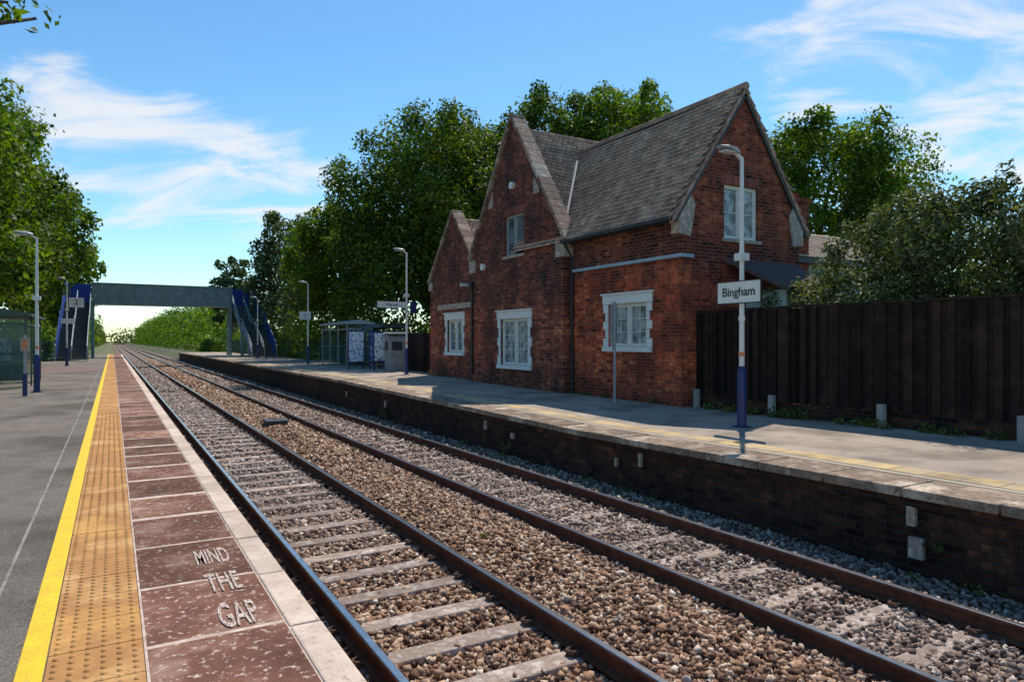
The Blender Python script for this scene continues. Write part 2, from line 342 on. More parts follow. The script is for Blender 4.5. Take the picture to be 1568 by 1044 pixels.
Vs=[];Fs=[];off=0
for a in((80000,1.8,13,.009,.025),(50000,13,36,.015,.034),(20000,36,100,.03,.055)):
    V,F=stones(*a);Vs.append(V);Fs.append(F+off);off+=len(V)
bulk('ballast_stones',np.concatenate(Vs),np.concatenate(Fs),STONE)
def track(x0,x1):
    e=empty('railway_track')
    prof=[(-.07,-.155),(.07,-.155),(.07,-.143),(.012,-.125),(.011,-.05),(.035,-.036),(.036,-.008),(.028,0),(-.028,0),(-.036,-.008),(-.035,-.036),(-.011,-.05),(-.012,-.125),(-.07,-.143)]
    for i,x in enumerate((x0,x1)):
        mb=MB();mb.prism([(x+a,-.75+b) for a,b in prof],'y',-6,900);mb.obj('rail_%d'%(i+1),RAILS,e)
        mb=MB();mb.prism([(x-.03,-.7495),(x+.03,-.7495),(x+.024,-.7455),(x-.024,-.7455)],'y',-6,900);mb.obj('rail_head_%d'%(i+1),RAILT,e)
    mb=MB();mc=MB();xc=(x0+x1)/2
    for k in range(-4,200):
        y=.25+.68*k+random.uniform(-.02,.02);dx=random.uniform(-.02,.02)
        mb.prism([(y-.13,-1.1),(y+.13,-1.1),(y+.105,-.915),(y-.105,-.915)],'x',xc-1.25+dx,xc+1.25+dx)
        if y<45:
            for x in(x0,x1):
                for s in(-1,1):
                    mc.box(x+s*.075,x+s*.125,y-.05,y+.05,-.915,-.885)
                    mc.cyl((x+s*.06,y-.045,-.878),(x+s*.13,y-.03,-.868),.011,n=6)
                    mc.cyl((x+s*.13,y-.03,-.868),(x+s*.13,y+.04,-.878),.011,n=6)
                    mc.cyl((x+s*.13,y+.04,-.878),(x+s*.055,y+.045,-.868),.011,n=6)
    mb.obj('sleepers',SLEEP,e,bevel=.012);mc.obj('rail_clips',STEEL,e)
track(1.69,3.19);track(4.81,6.31)
mb=MB();mb.box(3.75,4.3,19.9,20.6,-.9,-.74);mb.box(3.72,4.33,19.87,20.63,-.74,-.71);mb.cyl((4.02,20.25,-.71),(4.02,20.25,-.69),.05);mb.obj('trackside_drain_box',DARKIN,bevel=.01)

# ------------------------------------------------------------------ near platform
e=empty('near_platform')
mb=MB();mb.box(-4.6,.86,-8,92,-1.2,-.008);mb.obj('platform_body',ASPH,e)
mb=MB();mb.box(.84,.9,-8,92,-1.2,-.13);mb.obj('platform_wall',WALLB,e)
mb=MB();mb.box(.138,.84,-8,92,-.01,-.0035);mb.obj('joint_bed',JOINT,e)
def slabs(x0,x1,y0,y1,pitch,gap,z0,z1,jit,name,mat,par,zf=None,bev=.004,far=0):
    mb=MB();y=y0
    while y<y1:
        dz=random.uniform(-jit,jit);g=gap*random.uniform(.6,1.4)
        if far and y>6.2: g=far*random.uniform(.5,1.4)
        yy=y+pitch
        if zf:
            za,zb=zf(y),zf(yy)
            mb.add([(x0,y+g/2,z0+za),(x1,y+g/2,z0+za),(x1,yy-g/2,z0+zb),(x0,yy-g/2,z0+zb),(x0,y+g/2,z1+za+dz),(x1,y+g/2,z1+za+dz),(x1,yy-g/2,z1+zb+dz),(x0,yy-g/2,z1+zb+dz)],[tuple(f) for f in CF.tolist()])
        else: mb.box(x0,x1,y+g/2,yy-g/2,z0,z1+dz)
        y=yy
    return mb.obj(name,mat,par,bevel=bev)
slabs(.15,.815,-7.3,92,.93,.035,-.05,.0,.003,'paving_slabs',SLAB,e,far=.12)
slabs(.822,.99,-7.4,92,.93,.012,-.12,.006,.002,'edge_coping',COPE,e,bev=.012)
slabs(-.268,.134,-7.2,92,.4,.006,-.05,.0,.0015,'tactile_paving',TACT,e,bev=.002)
Vb=[];Fb=[];off=0
ys=np.arange(1.2,17,.0667)
for y in ys:
    for k in range(6):
        x=-.268+.033+.0667*k
        for r,z in((.0145,.0005),(.009,.0075)):
            for i in range(8):
                a=i*math.pi/4;Vb.append((x+r*math.cos(a),y+r*math.sin(a),z))
        for i in range(8): Fb.append((off+i,off+(i+1)%8,off+8+(i+1)%8,off+8+i))
        Fb.append((off+8,off+9,off+10,off+11));Fb.append((off+12,off+13,off+14,off+15));Fb.append((off+8,off+11,off+12,off+15))
        off+=16
bulk('tactile_blisters',Vb,Fb,TACT,e)
mb=MB();mb.box(-.385,-.275,-8,92,-.02,-.004);mb.obj('yellow_line',YEL,e)
mb=MB();mb.box(-.60,-.58,-8,60,-.02,-.0045);mb.obj('edge_joint_line',M('faded_line',(.3,.265,.24),(.16,.14,.125),6,.9),e)
mb=MB();mb.box(-4.6,-.62,41,49,-.02,-.004);mb.obj('resurfaced_patch',M('red_patch',(.2,.12,.1),(.15,.1,.09),2,.9),e)
for body,y,ww in(('MIND',5.25,.8),('THE',4.66,1.0),('GAP',4.07,1.0)):
    text('lettering_'+body.lower(),body,.3,frame((.61,y,.0045),(1,0,0),(0,1,0)),WORN,e,.001,.004,.36*ww,1.7)

# ------------------------------------------------------------------ far platform
e=empty('far_platform')
YS=list(range(-6,96,1))
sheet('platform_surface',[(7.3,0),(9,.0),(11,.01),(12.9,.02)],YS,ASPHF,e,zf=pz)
mb=MB()
for j in range(len(YS)-1):
    a,b=YS[j],YS[j+1];mb.add([(7.27,a,-1.2),(7.27,b,-1.2),(7.27,b,pz(b)-.1),(7.27,a,pz(a)-.1)],[(0,1,2,3)])
mb.box(7.27,12.9,95,95.1,-1.2,.09)
mb.obj('platform_wall',WALLB,e)
mb=MB()
for j in range(len(YS)-1):
    a,b=YS[j],YS[j+1];mb.add([(7.215,a,pz(a)-.2),(7.215,b,pz(b)-.2),(7.215,b,pz(b)-.1),(7.215,a,pz(a)-.1)],[(0,1,2,3)])
mb.obj('corbel_course',WALLB,e)
slabs(7.14,7.8,-6,94,.92,.02,-.095,.008,.005,'edge_slabs',FCOPE,e,zf=pz,bev=.014)
slabs(8.02,8.42,-6,60,.4,.008,-.03,.005,.002,'tactile_paving',FTACT,e,zf=pz,bev=.002)
sheet('faded_edge_line',[(7.86,.005),(7.96,.005)],YS,M('faded_yellow',(.45,.38,.27),(.34,.29,.24),3,.95),e,zf=pz)
mk=[(4.05,-.3,.09,.2),(4.0,-.62,.15,.22),(8.3,-.35,.06,.22),(8.9,-.48,.05,.15),(12.3,-.45,.09,.12),(13.5,-.35,.06,.2),(20,-.4,.08,.2),(24,-.35,.06,.2)]
mb=MB()
for y,z,a,b in mk: mb.box(7.19,7.25,y-a/2,y+a/2,z-b/2,z+b/2)
mb.obj('marker_plates',STN,e,bevel=.005)

# ------------------------------------------------------------------ foliage
def foliage(name,lobes,n,size,mat,parent,inner=.2,asp=.6,flat=.8):
    Lb=np.array(lobes);wt=(Lb[:,3]*Lb[:,5])**1.0;wt/=wt.sum()
    idx=rng.choice(len(Lb),n,p=wt)
    d=rng.normal(size=(n,3));d/=np.linalg.norm(d,axis=1)[:,None]
    rad=np.abs(rng.normal(.93,.13,n));im=rng.random(n)<inner;rad[im]=rng.uniform(.2,.8,im.sum())
    ph=Lb[idx,0]*7.1
    rad*=1+.16*np.sin(d[:,0]*6+ph)*np.sin(d[:,1]*6+ph*1.7)+.1*np.sin(d[:,2]*9+ph)
    P=Lb[idx,:3]+d*Lb[idx,3:6]*rad[:,None]
    N=d+rng.normal(size=(n,3))*flat;N[:,2]+=.35;N/=np.linalg.norm(N,axis=1)[:,None]
    T=np.cross(N,rng.normal(size=(n,3)));T/=np.linalg.norm(T,axis=1)[:,None];B=np.cross(N,T)
    s=(size*rng.uniform(.55,1.4,n))[:,None]*.5
    V=np.stack([P-T*s,P+B*s*asp+N*s*.2,P+T*s,P-B*s*asp+N*s*.2],1)
    F=np.arange(n*4).reshape(-1,4)
    return bulk(name,V,F,mat,parent)
def crown(c,R,Rz,nl,spr=34,seed=0,low=-.8):
    r=random.Random(seed);out=[]
    for i in range(nl):
        zt=low+(.97-low)*(i+.5)/nl
        a=i*2.39996+r.uniform(-.4,.4);h=math.sqrt(1-zt*zt);k=r.uniform(.6,.84)
        lr=r.uniform(.2,.36)*R
        out.append((c[0]+math.cos(a)*h*R*k,c[1]+math.sin(a)*h*R*k,c[2]+zt*Rz*k,lr,lr,lr*r.uniform(.6,.85)))
    for i in range(spr):
        b=out[r.randrange(nl)];dv=Vector((b[0]-c[0],b[1]-c[1],(b[2]-c[2])*1.2+r.uniform(0,2))).normalized()
        dv=(dv+Vector((r.uniform(-.6,.6),r.uniform(-.6,.6),r.uniform(-.3,.6)))).normalized()
        lr=r.uniform(.08,.15)*R;k=b[3]*.95
        out.append((b[0]+dv.x*k,b[1]+dv.y*k,b[2]+dv.z*k*.85,lr,lr,lr*1.1))
    out.append((c[0],c[1],c[2],R*.6,R*.6,Rz*.62))
    return out
def tree(name,x,y,h,R,z0,n,size,mat,seed,extra=(),nl=36,tr=None,gz=-.15):
    e=empty(name)
    cz=(h+z0)/2;Rz=(h-z0)/2
    lb=crown((x,y,cz),R,Rz,nl,seed=seed)+list(extra)
    foliage('crown_leaves',lb,n,size,mat,e)
    mb=MB();tr=tr or .032*h;r=random.Random(seed)
    top=(x+r.uniform(-.3,.3),y+r.uniform(-.3,.3),z0+.35*(h-z0))
    mb.cyl((x,y,gz),(x,y,gz+.5),tr*1.35,tr,10);mb.cyl((x,y,gz+.5),top,tr,tr*.6,10)
    for l in lb[:nl:2]+list(extra):
        k=r.uniform(.35,1);st=Vector((x,y,gz+.5)).lerp(Vector(top),k);en=Vector(l[:3]);mid=st.lerp(en,.5)+Vector((0,0,.25))
        mb.cyl(st,mid,tr*.34,tr*.2,6);mb.cyl(mid,en,tr*.2,tr*.06,6)
    mb.obj('trunk_and_limbs',BARK,e,smooth=True)
    return e
tree('broadleaf_tree',19,42,17.6,6.8,1.5,74000,.25,LEAF1,1,extra=[(14.5,41,10,3,3,2.4),(13.6,42,7.8,1.6,1.6,1.5),(15,38,6,2.6,2.6,2.2),(13.6,40,3.2,2.2,3,2.2),(20,39,3.5,4,3,3),(16,37,1.5,2,2,2)],nl=46)
tree('broadleaf_tree',22.8,44.5,19.4,4.2,3,28000,.27,LEAF1,2)
tree('broadleaf_tree',15.5,52,13.4,4.3,1,30000,.27,LEAF2,3,extra=[(13.5,52,2.5,2,4,2.3),(12.9,52,9.5,1.5,1.5,1.3)])
tree('broadleaf_tree',15.5,72,15.5,4.0,1,19000,.33,LEAF4,4,extra=[(13.6,68,3,2,4,3),(14.5,61,4,2.2,3,3.5),(14.6,60,8,2.2,3,3)])
tree('broadleaf_tree',15,104,14.5,3.2,2,7000,.45,LEAF4,5,nl=20)
tree('broadleaf_tree',28.2,42,20.2,4.8,6,32000,.27,LEAF1,6)
tree('broadleaf_tree',32.3,38.5,21.4,5.6,6,42000,.27,LEAF2,7)
tree('broadleaf_tree',31.2,22,14.3,3.9,2,44000,.2,LEAF2,8,extra=[(33,19.5,7,2.4,2.4,2.8),(29.5,24,10,2.2,2.2,2.6),(34,20,10,2,2,2)])
tree('broadleaf_tree',-8.4,37,16.6,6.1,1.2,52000,.24,LEAF2,9,extra=[(-4,36,4.5,1.6,2,1.4),(-4.5,34,8,1.6,1.6,1.5)])
tree('broadleaf_tree',-7.2,50,16.2,5.3,1.2,38000,.27,LEAF1,10,extra=[(-4,48,7,1.8,2,1.6)])
tree('broadleaf_tree',-6.6,66,15.2,5.2,5.0,22000,.33,LEAF2,11)
tree('broadleaf_tree',-5.9,90,14.5,5.0,1,15000,.4,LEAF2,12,extra=[(-3,88,2.5,1.6,5,2.5)])
tree('broadleaf_tree',-7.5,125,13,5.2,.5,8000,.6,LEAF1,13)
tree('broadleaf_tree',-7.2,14,12.5,4.6,6.2,14000,.17,LEAF2,14,extra=[(-1.55,14.6,7.38,.5,.5,.3),(-2.3,14.5,7.7,.8,.8,.5),(-1.15,14.6,7.2,.32,.32,.2),(-1.75,14.6,7.2,.35,.35,.22),(-3.3,14.3,8.2,1.1,1.1,.7)])
def belt(name,pts,n,size,mat,inner=.15):
    return foliage(name,pts,n,size,mat,None,inner)
r=random.Random(3)
pts=[]
for y in np.arange(112,520,7):
    k=min(1,(y-105)/150);R=r.uniform(2.4,4.2)*(1+.4*k);pts.append((13.5+R*.6+r.uniform(0,3),y,R*.9+r.uniform(0,3.0),R,R*1.2,R*.9)); pts.append((18+r.uniform(0,4),y,R+r.uniform(1,5),R*.8,R,R*.8))
    for q_ in range(3):pts.append((12.5+r.uniform(-.5,4),y+r.uniform(-3,3),r.uniform(2,7+2*k),r.uniform(.8,1.6),1.8,r.uniform(.8,1.4)))
    pts.append((12.2+r.uniform(-.5,1),y,1.0,1.6,4,1.8))
belt('distant_tree_belt',pts,60000,.6,LEAF2)
pts=[]
for y in np.arange(135,560,8):
    R=r.uniform(3,4.2);pts.append((-9+r.uniform(-1,1)+R*.3,y,R*.9+r.uniform(0,3),R,R*1.4,R*1.1));pts.append((-5.0,y,1.1,1.8,4,1.8))
belt('distant_tree_belt',pts,22000,.8,LEAF1)
pts=[(x+r.uniform(-20,20),560+r.uniform(0,60),r.uniform(3,6),10,10,r.uniform(4,8)) for x in range(-160,260,9)]
pts=[p for p in pts if not -3<p[0]<9 or p[1]>590]
belt('horizon_woodland',pts,14000,1.8,LEAF4)
pts=[(r.uniform(13.6,15.2),y,r.uniform(.5,1.6),1.3,1.4,r.uniform(1.2,2)) for y in np.arange(30,110,1.6)]
belt('platform_hedge',pts,28000,.22,LEAF1)
pts=[(r.uniform(-6.8,-5.4),y,r.uniform(.6,1.7),1.1,1.4,r.uniform(1.4,2.4)) for y in np.arange(20,134,1.6)]
belt('platform_hedge',pts,34000,.2,LEAF2)
pts=[(12+r.uniform(-.6,.8),98+i*1.2,.3,1.2,1.2,1.4) for i in range(9)]
belt('trackside_bush',pts,6000,.3,LEAF2)
pts=[]
for y in np.arange(1.0,11.5,.5):
    H=np.interp(y,[1,8,8.9,9.6,11.5],[4.5,4.3,3.85,3.1,2.7])
    for k in range(4):
        pts.append((r.uniform(13.1,15.2),y+r.uniform(-.3,.3),H-.6-r.uniform(0,.4)-k*.5,r.uniform(.5,.8),.6,r.uniform(.45,.7)))
    for k in range(4): pts.append((r.uniform(13.2,14.6),y+r.uniform(-.3,.3),H-r.uniform(.1,.4),.2,.2,.32))
es=empty('evergreen_shrub')
foliage('shrub_leaves',pts,90000,.115,LEAF3,es,.15,.38)
mb=MB()
for y in np.arange(1.5,11,1.3):
    for k in range(3): mb.cyl((14.2,y,-.2),(14.2+r.uniform(-.8,.8),y+r.uniform(-.6,.6),2.6),.06,.02,6)
mb.obj('stems',BARK,es)
pts=[(x,y,r.uniform(1.5,3.0),1.6,1.6,1.5) for x,y in((19,8),(21,10),(25,11),(27,13),(20,4),(22,6))]
belt('garden_shrubbery',pts,14000,.2,LEAF1)
pts=[]
for i in range(60): pts.append((r.uniform(11.7,11.95),r.uniform(2,11.5),.03,.07,.12,r.uniform(.04,.14)))
for i in range(40): pts.append((7.12+r.uniform(-.1,.05),r.uniform(3,40),-.9,.06,.12,.08))
pts+=[(7.17,3.8,-.55,.05,.09,.07),(7.15,12.5,-.7,.05,.2,.12),(7.12,20,-.75,.1,.3,.2),(3.9,7.3,-.85,.04,.04,.05)]
for i in range(18): pts.append((11.4,r.uniform(12,26),.08,.06,.15,.07))
belt('weeds',pts,3600,.07,DRY)

# ------------------------------------------------------------------ house
H=empty('brick_house')
def solid(name,poly,axis,a,b,mat,cuts):
    mb=MB();mb.prism(poly,axis,a,b);o=mb.obj(name,mat,H)
    if cuts:
        cb=MB()
        for c in cuts: cb.box(*c)
        c=cb.obj('cut',mat)
        md=o.modifiers.new('b','BOOLEAN');md.object=c;md.solver='EXACT';md.operation='DIFFERENCE'
        dg=bpy.context.evaluated_depsgraph_get();me=bpy.data.meshes.new_from_object(o.evaluated_get(dg));o.modifiers.clear();o.data=me
        bpy.data.objects.remove(c)
    return o
def wbox(mb,pl,pos,a0,a1,o0,o1,z0,z1,mi=0):
    if pl=='x': mb.box(pos-o0,pos-o1,a0,a1,z0,z1,mi)
    else: mb.box(a0,a1,pos-o0,pos-o1,z0,z1,mi)
SOLD=M('soldier_brick',(.3,.08,.05),(.16,.05,.04),12,.9,island=.4)
def window(pl,pos,a0,a1,z0,z1,lights,surround=True,rows=3,cols=2,gl=None,frm=None,name='window'):
    gl=gl or GLASSF;frm=frm or WHT
    mb=MB()
    wbox(mb,pl,pos,a0+.001,a1-.001,-.15,-.135,z0+.001,z1-.001,1)
    t=.05
    for aa,bb in((a0,a0+t),(a1-t,a1)): wbox(mb,pl,pos,aa+.001,bb-.001,-.133,-.07,z0+.001,z1-.001)
    for aa,bb in((z0,z0+t),(z1-t,z1)): wbox(mb,pl,pos,a0+t,a1-t,-.132,-.072,aa+.001,bb-.001)
    wd=(a1-a0-2*t)/lights
    for i in range(lights):
        s=a0+t+i*wd
        if i: wbox(mb,pl,pos,s-.04,s+.04,-.131,-.05,z0+t,z1-t)
        b=.035
        l0=s+(.04 if i else 0);l1=s+wd-(.04 if i<lights-1 else 0)
        for aa,bb in((l0,l0+b),(l1-b,l1)): wbox(mb,pl,pos,aa,bb,-.13,-.09,z0+t,z1-t)
        for aa,bb in((z0+t,z0+t+b),(z1-t-b,z1-t)): wbox(mb,pl,pos,l0+b,l1-b,-.13,-.092,aa,bb)
        for k in range(1,rows):
            zz=z0+t+(z1-z0-2*t)*k/rows;wbox(mb,pl,pos,l0+b,l1-b,-.13,-.11,zz-.009,zz+.009)
        for k in range(1,cols):
            aa=l0+(l1-l0)*k/cols;wbox(mb,pl,pos,aa-.009,aa+.009,-.13,-.108,z0+t+b,z1-t-b)
    mb.obj(name,[frm,gl],H)
    if surround:
        mb=MB()
        wbox(mb,pl,pos,a0-.22,a1+.22,-.03,.045,z1+.002,z1+.24)
        wbox(mb,pl,pos,a0-.27,a1+.27,-.03,.085,z1+.242,z1+.29)
        wbox(mb,pl,pos,a0-.2,a1+.2,-.03,.08,z0-.13,z0-.002)
        n=5;hh=(z1-z0)/n
        for i in range(n):
            ww=.2 if i%2==0 else .11
            wbox(mb,pl,pos,a0-ww,a0-.001,-.03,.03+.002*(i%2),z0+i*hh+.004,z0+(i+1)*hh-.004)
            wbox(mb,pl,pos,a1+.001,a1+ww,-.03,.03+.002*(i%2),z0+i*hh+.004,z0+(i+1)*hh-.004)
        mb.obj(name+'_surround',WHT,H,bevel=.008)
    else:
        mb=MB();wbox(mb,pl,pos,a0-.08,a1+.08,-.03,.06,z0-.09,z0-.002);mb.obj(name+'_sill',STN,H,bevel=.006)
        mb=MB();k=int((a1-a0+.2)/.085)
        for i in range(k):
            aa=a0-.1+i*.085;wbox(mb,pl,pos,aa+.005,aa+.078,-.02,.006+.003*(i%2),z1+.003,z1+.22)
        mb.obj(name+'_brick_head',SOLD,H)
XF,XB,YG=11.5,15.75,11.8;XR=(XF+XB)/2;EZ=4.5;RZ=7.88
mainpoly=[(XF,-.4),(XB,-.4),(XB,EZ),(XR,RZ-.14),(XF,EZ)]
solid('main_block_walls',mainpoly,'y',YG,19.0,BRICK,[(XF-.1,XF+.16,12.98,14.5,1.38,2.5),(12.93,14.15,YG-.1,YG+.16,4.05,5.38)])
window('x',XF,12.98,14.5,1.38,2.5,2,gl=CURT)
window('y',YG,12.93,14.15,4.05,5.38,2,False,rows=2,cols=1,gl=CURT)
mb=MB()
mb.box(XF-.07,XF+.02,YG-.07,16.1,3.5,3.58);mb.box(XF+.02,11.85,YG-.07,YG+.02,3.5,3.58)
mb.obj('string_course',BLUETR,H)
mb=MB()
mb.box(XF-.04,XF+.02,YG+.01,16.1,3.581,4.25);mb.box(XF-.10,XF+.02,YG+.01,16.1,4.251,4.36);mb.box(XF-.15,XF+.02,YG+.01,16.1,4.361,4.46)
mb.obj('corbelled_eaves',BRICKD,H)
GX=11.2;G0,G1,GC=16.2,22.0,19.1;GA=8.72
gp=[(G0,-.4),(G1,-.4),(G1,4.35),(GC,GA),(G0,4.35)]
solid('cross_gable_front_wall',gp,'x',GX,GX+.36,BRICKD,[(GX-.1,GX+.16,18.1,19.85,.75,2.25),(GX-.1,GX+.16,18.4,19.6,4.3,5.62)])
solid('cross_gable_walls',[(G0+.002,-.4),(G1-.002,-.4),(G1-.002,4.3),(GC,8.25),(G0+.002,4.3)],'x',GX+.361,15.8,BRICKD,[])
window('x',GX,18.1,19.85,.75,2.25,2,rows=3,gl=CURT)
window('x',GX,18.4,19.6,4.3,5.62,2,False,rows=3,cols=1,frm=GREYP)
LX=11.5;l0,l1,lc=22.002,26.4,24.2
solid('small_gable_front_wall',[(l0,-.4),(l1,-.4),(l1,3.9),(lc,6.5),(l0,3.9)],'x',LX,LX+.34,BRICKD,[(LX-.1,LX+.16,23.35,24.7,1.1,2.35)])
solid('small_gable_walls',[(l0,-.4),(l1-.002,-.4),(l1-.002,3.8),(lc,6.1),(l0,3.8)],'x',LX+.341,15.5,BRICKD,[])
window('x',LX,23.35,24.7,1.1,2.35,2,rows=3,cols=1)
mb=MB();mb.box(LX-.03,LX+.01,22.4,25.6,2.78,2.98);mb.obj('stone_band',STN,H)
mb=MB();mb.box(GX-.05,GX,G0-.05,G1+.05,-.3,.35);mb.box(LX-.05,LX,22.06,26.45,-.3,.35)
mb.prism([(GX-.05,.35),(GX,.35),(GX,.4)],'y',G0-.05,G1+.05);mb.obj('plinth',BRICKD,H)
def coping(x0,x1,ya,za,yb,zb,n,th,mb,pale=()):
    A=Vector((0,ya,za));B=Vector((0,yb,zb))
    for i in range(n):
        p=A.lerp(B,i/n);q=A.lerp(B,(i+.97)/n);d=(q-p).normalized();up=Vector((0,-d.z,d.y))
        if up.z<0: up=-up
        j=random.uniform(-.012,.012)
        vs=[(x,v.y,v.z) for x in(x0+j,x1+j) for v in(p,q,q+up*th,p+up*th)]
        mb.add(vs,[(0,1,2,3),(7,6,5,4),(0,4,5,1),(1,5,6,2),(2,6,7,3),(3,7,4,0)],1 if i in pale else 0)
mb=MB()
coping(GX-.09,GX+.42,G0-.1,4.42,GC,GA+.03,17,.11,mb,(0,8,9))
coping(GX-.09,GX+.42,G1+.1,4.42,GC,GA+.03,17,.11,mb,(0,9))
coping(LX-.07,LX+.4,l0+.1,4.05,lc,6.53,9,.1,mb,(0,))
coping(LX-.07,LX+.4,l1+.1,3.95,lc,6.53,9,.1,mb,(0,5))
mb.obj('gable_copings',[COPST,STN],H,bevel=.01)
mb=MB()
mb.prism([(GC-.15,GA-.06),(GC+.15,GA-.06),(GC+.1,GA+.14),(GC-.1,GA+.14)],'x',GX-.1,GX+.42)
mb.prism([(lc-.13,6.46),(lc+.13,6.46),(lc+.08,6.64),(lc-.08,6.64)],'x',LX-.08,LX+.4)
mb.obj('gable_apex_stones',COPST,H,bevel=.03)
mb=MB()
for y0,y1 in((G0-.12,G0+.35),(G1-.35,G1+.12)):
    mb.box(GX-.06,GX+.4,y0,y1,3.95,4.4)
mb.prism([(G0+1.28,6.05),(G0+1.6,6.05),(G0+1.6,6.6),(G0+1.28,6.2)],'x',GX-.02,GX+.1)
mb.prism([(G1-1.28,6.05),(G1-1.6,6.05),(G1-1.6,6.6),(G1-1.28,6.2)],'x',GX-.02,GX+.1)
mb.box(LX-.04,LX+.3,l1-.25,l1+.1,3.6,3.95)
for s,x in((1,XF),(-1,XB)):
    mb.prism([(x-s*.12,4.05),(x+s*.28,4.0),(x+s*.42,4.75),(x+s*.3,5.0),(x-s*.1,4.55)],'y',YG-.05,YG+.22)
mb.obj('kneeler_stones',STN,H,bevel=.015)
def roof(name,E,A,Lg,S,Hh,g=.17,tw=.2,mat=None,sag=0):
    E=np.array(E,float);A=np.array(A,float);S=np.array(S,float);S/=np.linalg.norm(S);N=np.cross(A,S);N/=np.linalg.norm(N)
    if N[2]<0:N=-N
    nr=int(Hh/g)+1;nc=int(Lg/tw)+1;C=[]
    for i in range(nr):
        o=(i%2)*.5*tw
        for j in range(nc):
            a=min(Lg-tw/2,j*tw+o+tw/2);s=min(Hh-.03,i*g+g*.3)
            C.append(E+A*a+S*s+N*(.04-sag*math.sin(math.pi*a/Lg)*(s/Hh)+.006*math.sin(a*2.1+s)))
    C=np.array(C);m=len(C)
    tl=rng.normal(0,.014,m)+.18
    Sd=S[None]*np.cos(tl)[:,None]-N[None]*np.sin(tl)[:,None]
    Nd=N[None]*np.cos(tl)[:,None]+S[None]*np.sin(tl)[:,None]
    C+=A[None]*rng.normal(0,.003,m)[:,None]
    V,F=boxes_np(C,np.repeat(A[None],m,0)*(tw/2-.002),Sd*g*.72,Nd*.016)
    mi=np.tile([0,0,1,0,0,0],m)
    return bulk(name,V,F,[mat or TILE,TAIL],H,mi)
def under(mb,E,A,Lg,S,Hh,t=.16):
    E=Vector(E);A=Vector(A);S=Vector(S).normalized();N=A.cross(S).normalized()
    if N.z<0:N=-N
    P=[E,E+A*Lg,E+A*Lg+S*Hh,E+S*Hh];vs=[p-N*.1 for p in P]+[p-N*t for p in P]
    mb.add(vs,[(0,1,2,3),(7,6,5,4),(0,4,5,1),(1,5,6,2),(2,6,7,3),(3,7,4,0)])
slopes=[]
dx=XR-(XF-.32);zE=EZ-.1;hl=math.hypot(dx,RZ-zE)
slopes.append(('main_roof_front',(XF-.32,YG-.06,zE),(0,1,0),7.3,(dx,0,RZ-zE),hl))
slopes.append(('main_roof_back',(XB+.32,YG-.06,zE),(0,1,0),7.3,(-dx,0,RZ-zE),hl))
CRZ=8.4
gd=GC-G0+.1;gh=CRZ-4.3;gl=math.hypot(gd,gh)
slopes.append(('cross_roof_south',(GX+.37,G0-.1,4.3),(1,0,0),4.5,(0,gd,gh),gl))
slopes.append(('cross_roof_north',(GX+.37,G1+.1,4.3),(1,0,0),4.5,(0,-gd,gh),gl))
ld=lc-l0;lh=6.25-3.8;ll=math.hypot(ld,lh)
slopes.append(('small_roof_south',(LX+.35,l0,3.8),(1,0,0),4.0,(0,ld,lh),ll))
slopes.append(('small_roof_north',(LX+.35,l1+.1,3.8),(1,0,0),4.0,(0,-ld,lh),ll))
mb=MB()
for nm,E,A,Lg,S,Hh in slopes:
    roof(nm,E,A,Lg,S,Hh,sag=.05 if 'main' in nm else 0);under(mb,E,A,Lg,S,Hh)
mb.obj('roof_boarding',DARKIN,H)
def ridge(mb,p0,p1,r=.1,step=.3,sag=0):
    p0=Vector(p0);p1=Vector(p1);L=(p1-p0).length;n=int(L/step)
    for i in range(n):
        a=p0.lerp(p1,i/n);b=p0.lerp(p1,(i+.97)/n)
        a.z-=sag*math.sin(math.pi*i/n);b.z-=sag*math.sin(math.pi*(i+1)/n)
        mb.cyl(a,b,r*random.uniform(.95,1.05),n=8)
mb=MB()
ridge(mb,(XR,YG-.1,RZ+.0),(XR,18.8,RZ+.0),sag=.05);ridge(mb,(GX+.4,GC,CRZ),(15.9,GC,CRZ));ridge(mb,(LX+.38,lc,6.25),(15.5,lc,6.25))
mb.obj('ridge_tiles',RIDGE,H)
def cross_z(y): return 4.3+(y-(G0-.1))*gh/gd
def main_x(z): return (XF-.32)+(z-zE)*dx/(RZ-zE)
mb=MB()
y=G0+.1;P0=None
while y<18.4:
    z=cross_z(y);p=Vector((main_x(z)-.04,y-.04,z+.12))
    if P0 is not None and z>zE: mb.beam(P0,p,.07,.03)
    P0=p;y+=.2
mb.obj('valley_lead',M('lead',(.34,.33,.32),(.22,.22,.22),6,.7),H)
mb=MB()
for s in(1,-1):
    for i in range(26):
        t0=i/26;t1=(i+.94)/26
        x0=XR-s*(dx*(1-t0));x1=XR-s*(dx*(1-t1));za=zE+(RZ-zE)*t0;zb=zE+(RZ-zE)*t1
        mb.prism([(x0,za-.15),(x1,zb-.15),(x1,zb-.0),(x0,za-.0)],'y',YG-.075-.004*(i%2),YG+.05)
mb.obj('gable_verge',M('verge',(.42,.3,.24),(.24,.12,.08),9,.9,island=.3),H)
mb=MB()
mb.beam((XF-.37,YG-.05,zE-.03),(XF-.37,G0,zE-.03),.11,.09)
mb.beam((XB+.37,YG-.05,zE-.03),(XB+.37,G0,zE-.03),.11,.09)
mb.cyl((XF-.06,G0-.09,-.05),(XF-.06,G0-.09,zE-.5),.04);mb.cyl((XF-.06,G0-.09,zE-.5),(XF-.37,G0-.12,zE-.06),.04)
mb.cyl((GX-.05,G1-.12,.0),(GX-.05,G1-.12,3.4),.045);mb.box(GX-.14,GX-.01,G1-.24,G1-.0,3.4,3.65)
mb.obj('gutters_and_downpipes',BLACK,H)
mb=MB()
